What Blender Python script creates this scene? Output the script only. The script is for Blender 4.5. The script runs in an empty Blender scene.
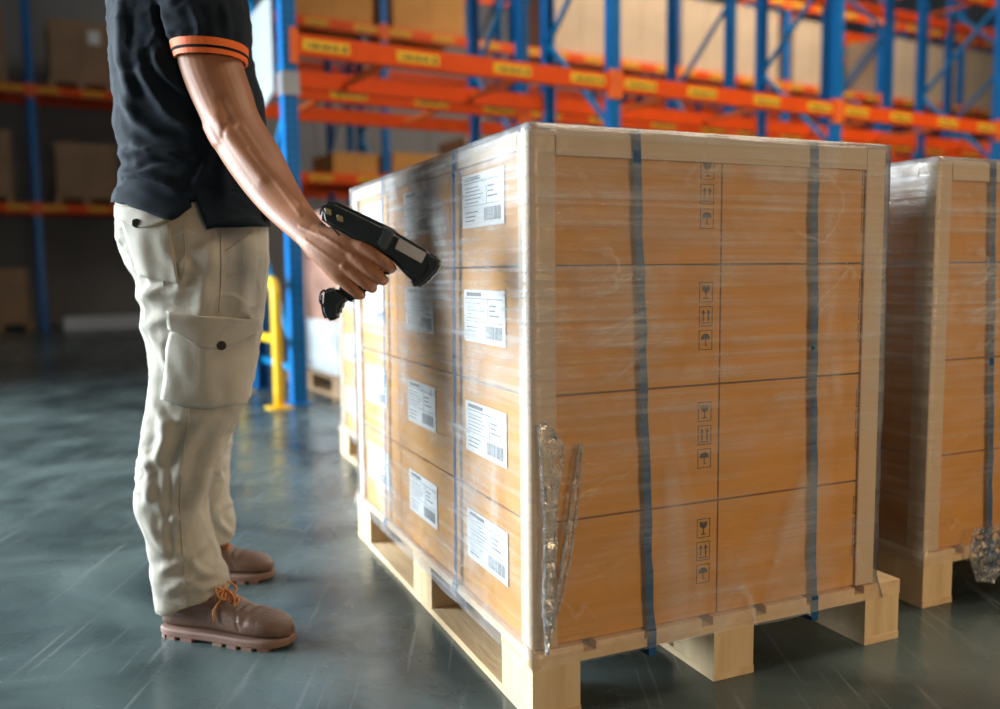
import bpy, bmesh, math, random
import numpy as np
from mathutils import Vector, Matrix, noise
from mathutils.bvhtree import BVHTree
random.seed(7)
S = bpy.context.scene
COL = S.collection
# ------------------------------------------------------------------ camera
FPX = 871.0; PITCH = math.radians(5.45); ROLL = math.radians(.64); CH = .82
FWD = Vector((0, math.cos(PITCH), -math.sin(PITCH)))
_r = Vector((1, 0, 0)); _u = Vector((0, math.sin(PITCH), math.cos(PITCH)))
RT = math.cos(ROLL)*_r - math.sin(ROLL)*_u
UP = math.cos(ROLL)*_u + math.sin(ROLL)*_r
CAM = Vector((0, 0, CH))
cd = bpy.data.cameras.new('camera'); cam = bpy.data.objects.new('camera', cd); COL.objects.link(cam)
cd.sensor_width = 36; cd.lens = FPX/1000*36; cd.clip_end = 200; cd.clip_start = .05
cam.matrix_world = Matrix((( RT.x, UP.x, -FWD.x, 0), (RT.y, UP.y, -FWD.y, 0), (RT.z, UP.z, -FWD.z, CH), (0, 0, 0, 1)))
cd.dof.use_dof = True; cd.dof.focus_distance = 1.75; cd.dof.aperture_fstop = 1.5
S.camera = cam
# ------------------------------------------------------------------ world, lights, exposure
w = bpy.data.worlds.new('world'); S.world = w; w.use_nodes = True
w.node_tree.nodes['Background'].inputs[0].default_value = (.62, .72, .80, 1)
w.node_tree.nodes['Background'].inputs[1].default_value = .13
S.view_settings.view_transform = 'Standard'; S.view_settings.look = 'None'
S.view_settings.exposure = 0.0; S.view_settings.gamma = 1; S.view_settings.use_curve_mapping = False
def area(name, loc, target, sx, sy, power, colr, spread=180):
    l = bpy.data.lights.new(name, 'AREA'); l.shape = 'RECTANGLE'; l.size = sx; l.size_y = sy
    l.energy = power; l.color = colr; l.spread = math.radians(spread)
    o = bpy.data.objects.new(name, l); COL.objects.link(o); o.location = loc
    o.rotation_euler = (Vector(target)-Vector(loc)).to_track_quat('-Z', 'Y').to_euler()
    return o
area('dock_daylight', (-6.3, 2.8, 2.0), (0, 1.9, .6), 4.2, 3.0, 800, (.82, .93, 1.0), 120)
area('rear_floor_fill', (-6.3, 17.4, 1.9), (-1.5, 3.0, .6), 2.6, 3.4, 260, (.9, .96, 1.0))  # added unseen source, gives the floor its bright reflection
area('aisle_lamps', (5.5, 5.0, 8.0), (4.0, 6.6, 1.0), 8.0, 3.0, 430, (1.0, .84, .62), 110)
area('far_rack_fill', (4.6, 12.4, 8.2), (3.0, 15.6, 3.0), 9.0, 4.0, 400, (1.0, .90, .78), 120)  # added fill light, brightens the far racks
area('warm_face_fill', (3.0, -2.2, 1.7), (1.2, 2.0, .6), 1.6, 1.2, 17, (1.0, .70, .38), 75)  # added warm fill without a fixture, aimed at the stacks' right faces

# ------------------------------------------------------------------ pixel -> world helper (measurements only)
def ray(x, y): return FWD + RT*((x-500)/FPX) - UP*((y-354.5)/FPX)
def at(x, y, D):
    d = ray(x, y); return CAM + d*(D/d.y)
def floor_at(x, y, z=0.0):
    d = ray(x, y); return CAM + d*((z-CH)/d.z)
def project(P):
    v = Vector(P)-CAM; d = v.dot(FWD); return (500+FPX*v.dot(RT)/d, 354.5-FPX*v.dot(UP)/d)

# ------------------------------------------------------------------ materials
def mat(name, col, rough=.6, metal=0., var=.0, scale=8., bump=0., bscale=60., stretch=(1, 1, 1), coat=0., spec=.5, col2=None):
    m = bpy.data.materials.new(name); m.use_nodes = True
    nt = m.node_tree; b = nt.nodes['Principled BSDF']
    b.inputs['Base Color'].default_value = (*col, 1); b.inputs['Roughness'].default_value = rough
    b.inputs['Metallic'].default_value = metal; b.inputs['Coat Weight'].default_value = coat
    b.inputs['Specular IOR Level'].default_value = spec
    tc = nt.nodes.new('ShaderNodeTexCoord'); mp = nt.nodes.new('ShaderNodeMapping')
    mp.inputs['Scale'].default_value = stretch
    nt.links.new(tc.outputs['Object'], mp.inputs['Vector'])
    if var or col2:
        n = nt.nodes.new('ShaderNodeTexNoise'); n.inputs['Scale'].default_value = scale; n.inputs['Detail'].default_value = 6
        nt.links.new(mp.outputs[0], n.inputs['Vector'])
        r = nt.nodes.new('ShaderNodeValToRGB'); r.color_ramp.elements[0].position = .3; r.color_ramp.elements[1].position = .7
        c2 = col2 or tuple(min(1, c*(1+var)) for c in col); c1 = col if col2 else tuple(c*(1-var) for c in col)
        r.color_ramp.elements[0].color = (*c1, 1); r.color_ramp.elements[1].color = (*c2, 1)
        nt.links.new(n.outputs[0], r.inputs[0]); nt.links.new(r.outputs[0], b.inputs['Base Color'])
    if bump:
        n2 = nt.nodes.new('ShaderNodeTexNoise'); n2.inputs['Scale'].default_value = bscale; n2.inputs['Detail'].default_value = 5
        nt.links.new(mp.outputs[0], n2.inputs['Vector'])
        bp = nt.nodes.new('ShaderNodeBump'); bp.inputs['Strength'].default_value = bump; bp.inputs['Distance'].default_value = .01
        nt.links.new(n2.outputs[0], bp.inputs['Height']); nt.links.new(bp.outputs[0], b.inputs['Normal'])
    return m
M = {}
M['carton'] = mat('carton', (.62, .30, .042), .7, var=.08, scale=5, bump=.05, bscale=30, stretch=(1, 1, 5))
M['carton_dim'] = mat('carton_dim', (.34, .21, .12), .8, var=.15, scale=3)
M['carton_tan'] = mat('carton_tan', (.58, .42, .27), .8, var=.08, scale=3)
M['carton_pink'] = mat('carton_pink', (.50, .27, .20), .8, var=.1, scale=3)
M['carton_orange'] = mat('carton_orange', (.60, .27, .06), .8, var=.1, scale=3)
M['tape'] = mat('tape', (.46, .22, .07), .25, var=.05)
M['seam'] = mat('seam', (.10, .055, .03), .8)
M['ink'] = mat('ink', (.035, .03, .03), .6)
M['label_ink'] = mat('label_ink', (.16, .17, .19), .6)
M['paper'] = mat('paper', (.80, .82, .83), .5)
M['board'] = mat('board', (.60, .47, .34), .7, var=.05, scale=12, stretch=(1, 1, .2))
M['board_white'] = mat('board_white', (.80, .78, .74), .6, var=.04, scale=12)
M['wood'] = mat('wood', (.80, .61, .38), .7, scale=4, col2=(.64, .43, .23), stretch=(6, .8, 8), bump=.15, bscale=14)
M['wood_block'] = mat('wood_block', (.82, .64, .40), .7, scale=3, col2=(.66, .46, .25), stretch=(9, 9, 1.0), bump=.15, bscale=14)
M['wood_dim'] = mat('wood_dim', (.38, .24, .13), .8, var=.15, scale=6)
M['strap'] = mat('strap', (.03, .18, .46), .35, var=.12, scale=60, bump=.2, bscale=200)
M['yellow'] = mat('yellow', (.95, .58, .02), .35, var=.05)
M['orange'] = mat('orange', (.84, .085, .002), .5, spec=.3, var=.06)
M['orange_light'] = mat('orange_light', (.92, .17, .03), .5, spec=.3, var=.06)
M['tag_yellow'] = mat('tag_yellow', (.95, .55, .02), .5)
M['galv'] = mat('galv', (.45, .47, .52), .4, metal=.6, var=.1)
M['white_panel'] = mat('white_panel', (.42, .45, .46), .5, var=.03)
M['blue_brace'] = mat('blue_brace', (.002, .25, .58), .4, var=.05)
M['wall'] = mat('wall', (.27, .26, .25), .8, var=.06, scale=1.5)
M['shirt'] = mat('shirt', (.003, .009, .017), .85, var=.2, scale=40, spec=.25, bump=.35, bscale=700)
M['trim_orange'] = mat('trim_orange', (.95, .16, .015), .6, bump=.2, bscale=500)
M['trouser'] = mat('trouser', (.40, .365, .30), .85, var=.05, scale=14, bump=.25, bscale=450)
M['stitch'] = mat('stitch', (.36, .31, .24), .85)
M['button'] = mat('button', (.02, .02, .02), .25)
M['skin'] = mat('skin', (.33, .14, .07), .5, var=.10, scale=16, bump=.06, bscale=160, spec=.3)
M['hair'] = mat('hair', (.02, .014, .01), .5, bump=.5, bscale=200, stretch=(1, 1, .2))
M['eye'] = mat('eye', (.7, .68, .65), .2)
M['leather'] = mat('leather', (.15, .082, .052), .5, var=.18, scale=14, bump=.2, bscale=150)
M['sole'] = mat('sole', (.22, .125, .09), .7, var=.1, scale=20)
M['lace'] = mat('lace', (.50, .19, .05), .7, var=.15, scale=60)
M['scanner'] = mat('scanner', (.016, .022, .024), .38, var=.2, scale=30, bump=.1, bscale=300)
M['scanner_grey'] = mat('scanner_grey', (.05, .06, .065), .45)
M['scanner_label'] = mat('scanner_label', (.50, .46, .45), .4)
M['brass'] = mat('brass', (.55, .42, .22), .35, metal=.6)
M['glass_dark'] = mat('glass_dark', (.005, .005, .008), .05)
M['white_plastic'] = mat('white_plastic', (.72, .76, .78), .4)

def rack_blue():
    m = mat('rack_blue', (.001, .17, .50), .38, var=.06, scale=4)
    nt = m.node_tree; b = nt.nodes['Principled BSDF']
    tc = nt.nodes.new('ShaderNodeTexCoord'); sx = nt.nodes.new('ShaderNodeSeparateXYZ')
    nt.links.new(tc.outputs['Object'], sx.inputs[0])
    # punched slots up the post, darker holes every 5 cm
    m1 = nt.nodes.new('ShaderNodeMath'); m1.operation = 'MULTIPLY'; m1.inputs[1].default_value = 20
    f1 = nt.nodes.new('ShaderNodeMath'); f1.operation = 'FRACT'
    g1 = nt.nodes.new('ShaderNodeMath'); g1.operation = 'GREATER_THAN'; g1.inputs[1].default_value = .55
    a = nt.nodes.new('ShaderNodeMath'); a.operation = 'ABSOLUTE'
    s = nt.nodes.new('ShaderNodeMath'); s.operation = 'SUBTRACT'; s.inputs[1].default_value = .022
    a2 = nt.nodes.new('ShaderNodeMath'); a2.operation = 'ABSOLUTE'
    l2 = nt.nodes.new('ShaderNodeMath'); l2.operation = 'LESS_THAN'; l2.inputs[1].default_value = .008
    mu = nt.nodes.new('ShaderNodeMath'); mu.operation = 'MULTIPLY'
    nt.links.new(sx.outputs['Z'], m1.inputs[0]); nt.links.new(m1.outputs[0], f1.inputs[0]); nt.links.new(f1.outputs[0], g1.inputs[0])
    nt.links.new(sx.outputs['X'], a.inputs[0]); nt.links.new(a.outputs[0], s.inputs[0]); nt.links.new(s.outputs[0], a2.inputs[0]); nt.links.new(a2.outputs[0], l2.inputs[0])
    nt.links.new(g1.outputs[0], mu.inputs[0]); nt.links.new(l2.outputs[0], mu.inputs[1])
    mx = nt.nodes.new('ShaderNodeMixRGB'); mx.inputs[2].default_value = (.002, .05, .20, 1)
    old = b.inputs['Base Color'].links[0].from_socket
    nt.links.new(mu.outputs[0], mx.inputs[0]); nt.links.new(old, mx.inputs[1]); nt.links.new(mx.outputs[0], b.inputs['Base Color'])
    return m
M['blue'] = rack_blue()

def floor_mat():
    m = bpy.data.materials.new('polished_concrete'); m.use_nodes = True; nt = m.node_tree; b = nt.nodes['Principled BSDF']
    tc = nt.nodes.new('ShaderNodeTexCoord')
    def nz(scale, detail=8, st=(1, 1, 1), rot=0, dist=0.):
        mp = nt.nodes.new('ShaderNodeMapping'); mp.inputs['Scale'].default_value = st; mp.inputs['Rotation'].default_value = (0, 0, rot)
        n = nt.nodes.new('ShaderNodeTexNoise'); n.inputs['Scale'].default_value = scale; n.inputs['Detail'].default_value = detail
        n.inputs['Distortion'].default_value = dist
        nt.links.new(tc.outputs['Object'], mp.inputs[0]); nt.links.new(mp.outputs[0], n.inputs['Vector']); return n.outputs[0]
    def ramp(x, p0, p1, c0, c1):
        r = nt.nodes.new('ShaderNodeValToRGB'); e = r.color_ramp.elements
        e[0].position = p0; e[1].position = p1; e[0].color = c0; e[1].color = c1
        nt.links.new(x, r.inputs[0]); return r.outputs[0]
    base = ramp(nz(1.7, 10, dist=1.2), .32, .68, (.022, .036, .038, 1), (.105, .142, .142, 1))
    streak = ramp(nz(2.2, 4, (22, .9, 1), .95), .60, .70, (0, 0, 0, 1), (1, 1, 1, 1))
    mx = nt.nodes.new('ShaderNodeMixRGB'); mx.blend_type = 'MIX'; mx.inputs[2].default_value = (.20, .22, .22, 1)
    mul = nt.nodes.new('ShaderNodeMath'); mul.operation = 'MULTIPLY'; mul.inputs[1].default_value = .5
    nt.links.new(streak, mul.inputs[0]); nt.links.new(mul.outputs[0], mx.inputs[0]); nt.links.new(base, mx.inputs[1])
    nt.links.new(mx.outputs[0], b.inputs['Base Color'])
    rr = ramp(nz(4.5, 9, dist=.8), .3, .7, (.17, .17, .17, 1), (.36, .36, .36, 1))
    nt.links.new(rr, b.inputs['Roughness'])
    bp = nt.nodes.new('ShaderNodeBump'); bp.inputs['Strength'].default_value = .12; bp.inputs['Distance'].default_value = .01
    nt.links.new(nz(22, 8), bp.inputs['Height']); nt.links.new(bp.outputs[0], b.inputs['Normal'])
    return m
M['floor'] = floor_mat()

def film_mat(name, haze, gl, streak=1.0, rough=.22):
    m = bpy.data.materials.new(name); m.use_nodes = True; nt = m.node_tree
    for n in list(nt.nodes): nt.nodes.remove(n)
    out = nt.nodes.new('ShaderNodeOutputMaterial')
    tr = nt.nodes.new('ShaderNodeBsdfTransparent'); pr = nt.nodes.new('ShaderNodeBsdfPrincipled')
    pr.inputs['Base Color'].default_value = (.86, .88, .90, 1); pr.inputs['Roughness'].default_value = rough
    gs = nt.nodes.new('ShaderNodeBsdfGlossy'); gs.inputs['Roughness'].default_value = .13
    tc = nt.nodes.new('ShaderNodeTexCoord')
    def nz(scale, st, detail=5, dist=0.):
        mp = nt.nodes.new('ShaderNodeMapping'); mp.inputs['Scale'].default_value = st; mp.inputs['Rotation'].default_value = (.02, .03, 0)
        n = nt.nodes.new('ShaderNodeTexNoise'); n.inputs['Scale'].default_value = scale; n.inputs['Detail'].default_value = detail
        n.inputs['Distortion'].default_value = dist
        nt.links.new(tc.outputs['Object'], mp.inputs[0]); nt.links.new(mp.outputs[0], n.inputs['Vector']); return n.outputs[0]
    s1 = nz(2.0, (.8, .8, 34)); s2 = nz(3.2, (1, 1, 1.6), 6, 1.5)
    def ramp(x, p0, p1, v0, v1):
        r = nt.nodes.new('ShaderNodeMapRange'); r.inputs[1].default_value = p0; r.inputs[2].default_value = p1
        r.inputs[3].default_value = v0; r.inputs[4].default_value = v1; nt.links.new(x, r.inputs[0]); return r.outputs[0]
    a = ramp(s1, .42, .75, haze*.7, haze*1.9*streak); b2 = ramp(s2, .4, .75, .6, 1.7)
    mu0 = nt.nodes.new('ShaderNodeMath'); mu0.operation = 'MULTIPLY'; nt.links.new(a, mu0.inputs[0]); nt.links.new(b2, mu0.inputs[1])
    # more turns of film overlap towards the top of the stack
    sz = nt.nodes.new('ShaderNodeSeparateXYZ'); nt.links.new(tc.outputs['Object'], sz.inputs[0])
    tp = ramp(sz.outputs['Z'], .35, .95, .65, 1.5)
    mu1 = nt.nodes.new('ShaderNodeMath'); mu1.operation = 'MULTIPLY'; nt.links.new(mu0.outputs[0], mu1.inputs[0]); nt.links.new(tp, mu1.inputs[1])
    # left side made milkier: glare on the lit face put into the haze
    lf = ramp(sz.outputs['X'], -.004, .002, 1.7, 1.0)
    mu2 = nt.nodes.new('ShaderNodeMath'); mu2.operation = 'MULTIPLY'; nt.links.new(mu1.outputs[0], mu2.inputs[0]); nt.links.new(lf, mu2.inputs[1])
    bl = ramp(nz(3.4, (1.5, 1.5, .55), 3, .6), .56, .70, 0, .20)  # pale blotches painted into the haze as smudgy reflections
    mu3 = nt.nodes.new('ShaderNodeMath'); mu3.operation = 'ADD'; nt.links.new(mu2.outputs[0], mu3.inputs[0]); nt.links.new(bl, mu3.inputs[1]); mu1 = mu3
    # creases: thin milky lines where the film is folded
    cr = nz(2.4, (1, 1, 1.3), 4, 1.1)
    c1 = nt.nodes.new('ShaderNodeMath'); c1.operation = 'SUBTRACT'; c1.inputs[1].default_value = .5; nt.links.new(cr, c1.inputs[0])
    c2 = nt.nodes.new('ShaderNodeMath'); c2.operation = 'ABSOLUTE'; nt.links.new(c1.outputs[0], c2.inputs[0])
    c3 = ramp(c2.outputs[0], 0, .012, .20, 0)
    c4 = ramp(nz(3.1, (1, 1, 1), 2), .5, .62, 0, 1)
    c5 = nt.nodes.new('ShaderNodeMath'); c5.operation = 'MULTIPLY'; nt.links.new(c3, c5.inputs[0]); nt.links.new(c4, c5.inputs[1])
    mu = nt.nodes.new('ShaderNodeMath'); mu.operation = 'ADD'; mu.use_clamp = True; nt.links.new(mu1.outputs[0], mu.inputs[0]); nt.links.new(c5.outputs[0], mu.inputs[1])
    mx = nt.nodes.new('ShaderNodeMixShader'); nt.links.new(mu.outputs[0], mx.inputs[0])
    nt.links.new(tr.outputs[0], mx.inputs[1]); nt.links.new(pr.outputs[0], mx.inputs[2])
    bp = nt.nodes.new('ShaderNodeBump'); bp.inputs['Strength'].default_value = .55; bp.inputs['Distance'].default_value = .012
    ad = nt.nodes.new('ShaderNodeMath'); ad.operation = 'ADD'
    w1 = nz(2.2, (1.2, 1.2, 2.6), 3, 2.2)
    nt.links.new(s1, ad.inputs[0]); nt.links.new(w1, ad.inputs[1]); nt.links.new(ad.outputs[0], bp.inputs['Height'])
    nt.links.new(bp.outputs[0], gs.inputs['Normal']); nt.links.new(bp.outputs[0], pr.inputs['Normal'])
    lw = nt.nodes.new('ShaderNodeFresnel'); lw.inputs[0].default_value = 1.45
    ml = nt.nodes.new('ShaderNodeMath'); ml.operation = 'MULTIPLY'; ml.inputs[1].default_value = gl
    nt.links.new(lw.outputs[0], ml.inputs[0])
    mx2 = nt.nodes.new('ShaderNodeMixShader'); nt.links.new(ml.outputs[0], mx2.inputs[0])
    nt.links.new(mx.outputs[0], mx2.inputs[1]); nt.links.new(gs.outputs[0], mx2.inputs[2])
    nt.links.new(mx2.outputs[0], out.inputs[0])
    return m
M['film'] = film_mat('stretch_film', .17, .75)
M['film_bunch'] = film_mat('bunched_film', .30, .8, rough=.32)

# ------------------------------------------------------------------ mesh helpers
def link(name, bm, m, parent=None, smooth=False, bevel=0., seg=2):
    if bevel:
        bmesh.ops.bevel(bm, geom=[e for e in bm.edges if len(e.link_faces) == 2 and e.calc_face_angle(0) > .5], offset=bevel, segments=seg, affect='EDGES', clamp_overlap=True)
    me = bpy.data.meshes.new(name); bm.to_mesh(me); bm.free()
    if smooth: me.polygons.foreach_set('use_smooth', [True]*len(me.polygons))
    o = bpy.data.objects.new(name, me); COL.objects.link(o)
    if m is not None: me.materials.append(M[m] if isinstance(m, str) else m)
    if parent: o.parent = parent
    return o
def box(bm, x0, x1, y0, y1, z0, z1, mtx=None):
    vs = [bm.verts.new((x, y, z)) for z in (z0, z1) for y in (y0, y1) for x in (x0, x1)]
    if mtx is not None:
        for v in vs: v.co = mtx @ v.co
    for f in ((0, 2, 3, 1), (4, 5, 7, 6), (0, 1, 5, 4), (2, 6, 7, 3), (0, 4, 6, 2), (1, 3, 7, 5)): bm.faces.new([vs[i] for i in f])
def B(*a, mtx=None):
    bm = bmesh.new(); box(bm, *a, mtx=mtx); return bm
def bar(bm, p, q, wd, th, up=Vector((0, 0, 1))):
    p = Vector(p); q = Vector(q); d = (q-p).normalized(); s = d.cross(up)
    if s.length < 1e-4: s = d.cross(Vector((1, 0, 0)))
    s.normalize(); t = s.cross(d).normalized(); L = (q-p).length
    m = Matrix(((d.x, s.x, t.x, p.x), (d.y, s.y, t.y, p.y), (d.z, s.z, t.z, p.z), (0, 0, 0, 1)))
    box(bm, 0, L, -wd/2, wd/2, -th/2, th/2, m)
def loft(bm, rings, cap=True):
    vs = [[bm.verts.new(p) for p in r] for r in rings]; n = len(vs[0])
    for a, b in zip(vs, vs[1:]):
        for i in range(n): bm.faces.new((a[i], a[(i+1) % n], b[(i+1) % n], b[i]))
    if cap: bm.faces.new(vs[0][::-1]); bm.faces.new(vs[-1])
def ell(c, a, b, n=24, e=2.0):
    out = []
    for i in range(n):
        t = 2*math.pi*i/n; ct, st = math.cos(t), math.sin(t)
        out.append(Vector(c)+Vector(a)*math.copysign(abs(ct)**(2/e), ct)+Vector(b)*math.copysign(abs(st)**(2/e), st))
    return out
def smooth_pts(pts, k=6):
    P = [np.array(p, float) for p in pts]; P = [2*P[0]-P[1]]+P+[2*P[-1]-P[-2]]; out = []
    for i in range(1, len(P)-2):
        for j in range(k):
            t = j/k; a, b, c, d = P[i-1:i+3]
            out.append(.5*(2*b+(c-a)*t+(2*a-5*b+4*c-d)*t*t+(3*b-a-3*c+d)*t**3))
    out.append(P[-2]); return out
def tube(bm, pts, rad, n=12, ends=True, k=5, flat=1.0):
    """tapered tube through points with rounded ends; rad a number or one per point"""
    if not hasattr(rad, '__len__'): rad = [rad]*len(pts)
    q = smooth_pts([(*p, r) for p, r in zip(pts, rad)], k) if k > 1 else [np.array((*p, r)) for p, r in zip(pts, rad)]
    P = [Vector(a[:3]) for a in q]; R = [float(a[3]) for a in q]
    T = [(P[min(i+1, len(P)-1)]-P[max(i-1, 0)]).normalized() for i in range(len(P))]
    u = T[0].orthogonal().normalized(); rings = []
    fr = []
    for t in T:
        u = (u-t*u.dot(t)).normalized(); fr.append((u.copy(), t.cross(u)))
    if ends:
        for a in (80, 55, 28):
            a = math.radians(a); c = P[0]-T[0]*R[0]*math.sin(a); r = R[0]*math.cos(a); rings.append(ell(c, fr[0][0]*r, fr[0][1]*r*flat, n))
    for p, r, f in zip(P, R, fr): rings.append(ell(p, f[0]*r, f[1]*r*flat, n))
    if ends:
        for a in (28, 55, 80):
            a = math.radians(a); c = P[-1]+T[-1]*R[-1]*math.sin(a); r = R[-1]*math.cos(a); rings.append(ell(c, fr[-1][0]*r, fr[-1][1]*r*flat, n))
    loft(bm, rings)
def ball(bm, c, r, n=16, sc=(1, 1, 1)):
    v = bmesh.ops.create_uvsphere(bm, u_segments=n, v_segments=n//2+2, radius=1)['verts']
    for x in v: x.co = Vector((x.co.x*r*sc[0], x.co.y*r*sc[1], x.co.z*r*sc[2]))+Vector(c)
def extrude_poly(bm, pts, d):
    """closed outline (3-D points, roughly planar) given depth vector d"""
    a = [bm.verts.new(p) for p in pts]; b = [bm.verts.new(Vector(p)+d) for p in pts]; n = len(a)
    bm.faces.new(a[::-1]); bm.faces.new(b)
    for i in range(n): bm.faces.new((a[i], a[(i+1) % n], b[(i+1) % n], b[i]))
    bmesh.ops.recalc_face_normals(bm, faces=bm.faces)
def remesh(name, bm, m, voxel, parent=None, smooth=4, shape=None):
    bmesh.ops.recalc_face_normals(bm, faces=bm.faces)
    o = link(name, bm, None)
    r = o.modifiers.new('r', 'REMESH'); r.mode = 'VOXEL'; r.voxel_size = voxel; r.use_smooth_shade = True
    s = o.modifiers.new('s', 'SMOOTH'); s.factor = .5; s.iterations = smooth
    dg = bpy.context.evaluated_depsgraph_get(); dg.update()
    me = bpy.data.meshes.new_from_object(o.evaluated_get(dg)); old = o.data
    o.modifiers.clear(); o.data = me; bpy.data.meshes.remove(old); me.name = name
    if shape:
        n = len(me.vertices); co = np.empty(n*3); no = np.empty(n*3)
        me.vertices.foreach_get('co', co); me.vertex_normals.foreach_get('vector', no)
        co = co.reshape(-1, 3); no = no.reshape(-1, 3)
        co = co+no*shape(co, no)[:, None]
        me.vertices.foreach_set('co', co.ravel()); me.update()
    me.polygons.foreach_set('use_smooth', [True]*len(me.polygons))
    me.materials.clear(); me.materials.append(M[m])
    if parent: o.parent = parent
    return o
def tag(o, label=None, cat=None, group=None, kind=None):
    if label: o['label'] = label
    if cat: o['category'] = cat
    if group: o['group'] = group
    if kind: o['kind'] = kind
    return o
def thing(name, label, cat, loc=(0, 0, 0), rz=0., group=None):
    o = bpy.data.objects.new(name, None); COL.objects.link(o); o.location = loc; o.rotation_euler = (0, 0, rz)
    o.empty_display_size = .1
    return tag(o, label, cat, group)
def dup(root, loc, rz=None, label=None, group=None):
    r = root.copy(); COL.objects.link(r); r.location = loc
    if rz is not None: r.rotation_euler = (0, 0, rz)
    if label: r['label'] = label
    if group: r['group'] = group
    for ch in list(root.children):
        c = ch.copy(); COL.objects.link(c); c.parent = r
        for g in list(ch.children):
            d = g.copy(); COL.objects.link(d); d.parent = c
    return r

# ------------------------------------------------------------------ setting
RYAW = math.radians(90-60.17)                       # the racks' direction
RA = Vector((-1.264, 5.409, 0)); RE = Vector((math.cos(RYAW), math.sin(RYAW), 0)); RN = Vector((-RE.y, RE.x, 0))
tag(link('floor', B(-16, 26, -4, 34, -.1, 0), 'floor'), kind='structure')
wm = Matrix.Translation(RA+RN*11.6) @ Matrix.Rotation(RYAW, 4, 'Z')
bm = B(-14, 30, 0, .2, 0, 9, mtx=wm)
for i in range(37): box(bm, -14+i*1.2, -13.94+i*1.2, -.03, 0, 0, 9, wm)
tag(link('wall_back', bm, 'wall'), kind='structure')

# ------------------------------------------------------------------ racks
BAY = 2.4622
def post_bm(h):
    bm = bmesh.new()                                # open C section: web to the aisle, two flanges, two lips
    box(bm, -.045, .045, -.04, -.036, 0, h); box(bm, -.045, -.041, -.036, .04, 0, h); box(bm, .041, .045, -.036, .04, 0, h)
    box(bm, -.041, -.02, .036, .04, 0, h); box(bm, .02, .041, .036, .04, 0, h)
    return bm
def rack(label, off, shift, k0, k1, levels, height, depth=.96, tags_front=True, labels=True, bars=True, skip=()):
    base = RA+RN*off+RE*shift
    t = thing('pallet_rack', label, 'rack', base, RYAW)
    pm = None
    for k in range(k0, k1+1):
        x = k*BAY
        for y in (0, depth):
            if pm is None: o = link('upright_post', post_bm(height), 'blue', t); pm = o
            else: o = pm.copy(); COL.objects.link(o); o.parent = t
            o.location = (x, y+.04 if y == 0 else y-.04, 0)
            if y: o.rotation_euler = (0, 0, math.pi)
            bp = link('base_plate', B(-.075, .075, -.07, .07, 0, .008), 'blue', o)
        z = .3; up = True
        while z < height-.4:
            bm = bmesh.new(); z2 = min(z+.78, height-.1)
            a, b = (.06, depth-.06)
            bar(bm, (x, a if up else b, z), (x, b if up else a, z2), .035, .03, Vector((1, 0, 0)))
            link('diagonal_brace', bm, 'blue_brace', t); up = not up; z += .80
        bm = bmesh.new(); bar(bm, (x, .06, .22), (x, depth-.06, .22), .035, .03, Vector((1, 0, 0))); link('horizontal_brace', bm, 'blue_brace', t)
    for k in range(k0, k1):
        x = k*BAY
        for z in levels:
            for fr in (0, 1):
                if (k, z, fr) in skip: continue
                y = -.005 if fr == 0 else depth+.005
                s = -1 if fr == 0 else 1
                y0, y1 = sorted((y, y-s*.05))
                bm = B(x+.05, x+BAY-.05, y0, y1, z-.125, z)
                box(bm, x+.05, x+BAY-.05, *sorted((y-s*.05, y-s*.065)), z-.125, z-.09)   # stepped inner ledge
                bmo = link('load_beam', bm, 'orange', t)
                for xx in (x, x+BAY):
                    sg = 1 if xx == x else -1; bm = bmesh.new()
                    X0, X1 = sorted((xx+sg*.004, xx+sg*.053)); Y0, Y1 = sorted((y+s*.006, y+s*.001))
                    # angle plate: front leg and side leg in one L outline
                    xs = (xx+sg*.053, xx+sg*.047); yf = y+s*.006; yb = y-s*.05; yo = y+s*.001
                    L = [(xx+sg*.004, yf), (xs[0], yf), (xs[0], yb), (xs[1], yb), (xs[1], yo), (xx+sg*.004, yo)]
                    extrude_poly(bm, [Vector((p[0], p[1], z-.18)) for p in L], Vector((0, 0, .21)))
                    link('end_connector', bm, 'orange_light', bmo)
                if labels:
                    for u in (.033, .285, .575, .835):
                        lb = link('location_label', B(x+BAY*u, x+BAY*u+.30, *sorted((y+s*.001, y+s*.004)), z-.095, z-.028), 'tag_yellow', bmo)
                        bm = bmesh.new()
                        for q in range(9):
                            xa = x+BAY*u+.03+q*.022; box(bm, xa, xa+.008+.006*(q % 3), *sorted((y+s*.004, y+s*.005)), z-.078, z-.052)
                        box(bm, x+BAY*u+.255, x+BAY*u+.28, *sorted((y+s*.004, y+s*.005)), z-.082, z-.048)
                        # small print sits in the label's own mesh
                        me = lb.data; me.materials.append(M['ink']); tmp = bmesh.new(); tmp.from_mesh(me); n0 = len(tmp.faces)
                        tm = bpy.data.meshes.new('t'); bm.to_mesh(tm); bm.free(); tmp.from_mesh(tm); tmp.faces.ensure_lookup_table()
                        for f in tmp.faces[n0:]: f.material_index = 1
                        tmp.to_mesh(me); tmp.free(); bpy.data.meshes.remove(tm)
            if bars:
                for u in (.28, .70):
                    bm = bmesh.new(); bar(bm, (x+BAY*u, .06, z-.075), (x+BAY*u, depth-.06, z-.075), .045, .03)
                    link('support_bar', bm, 'orange_light', t)
    return t
rack('nearest empty blue and orange rack row, its first post right of the worker', 0, .0125, 0, 5, (2.27, 4.15), 5.6)
rack('empty blue and orange rack row back to back behind the nearest one', 1.3, .0125, 0, 6, (2.27, 4.15), 5.6)
rack('blue and orange rack row across the far aisle holding tan cartons', 5.45, .45, 0, 7, (2.08, 3.98, 5.35), 6.2)
rack('farthest blue and orange rack row, back to back behind the carton row', 6.75, .45, 0, 8, (2.08, 3.98, 5.35), 6.2, bars=False)
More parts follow.
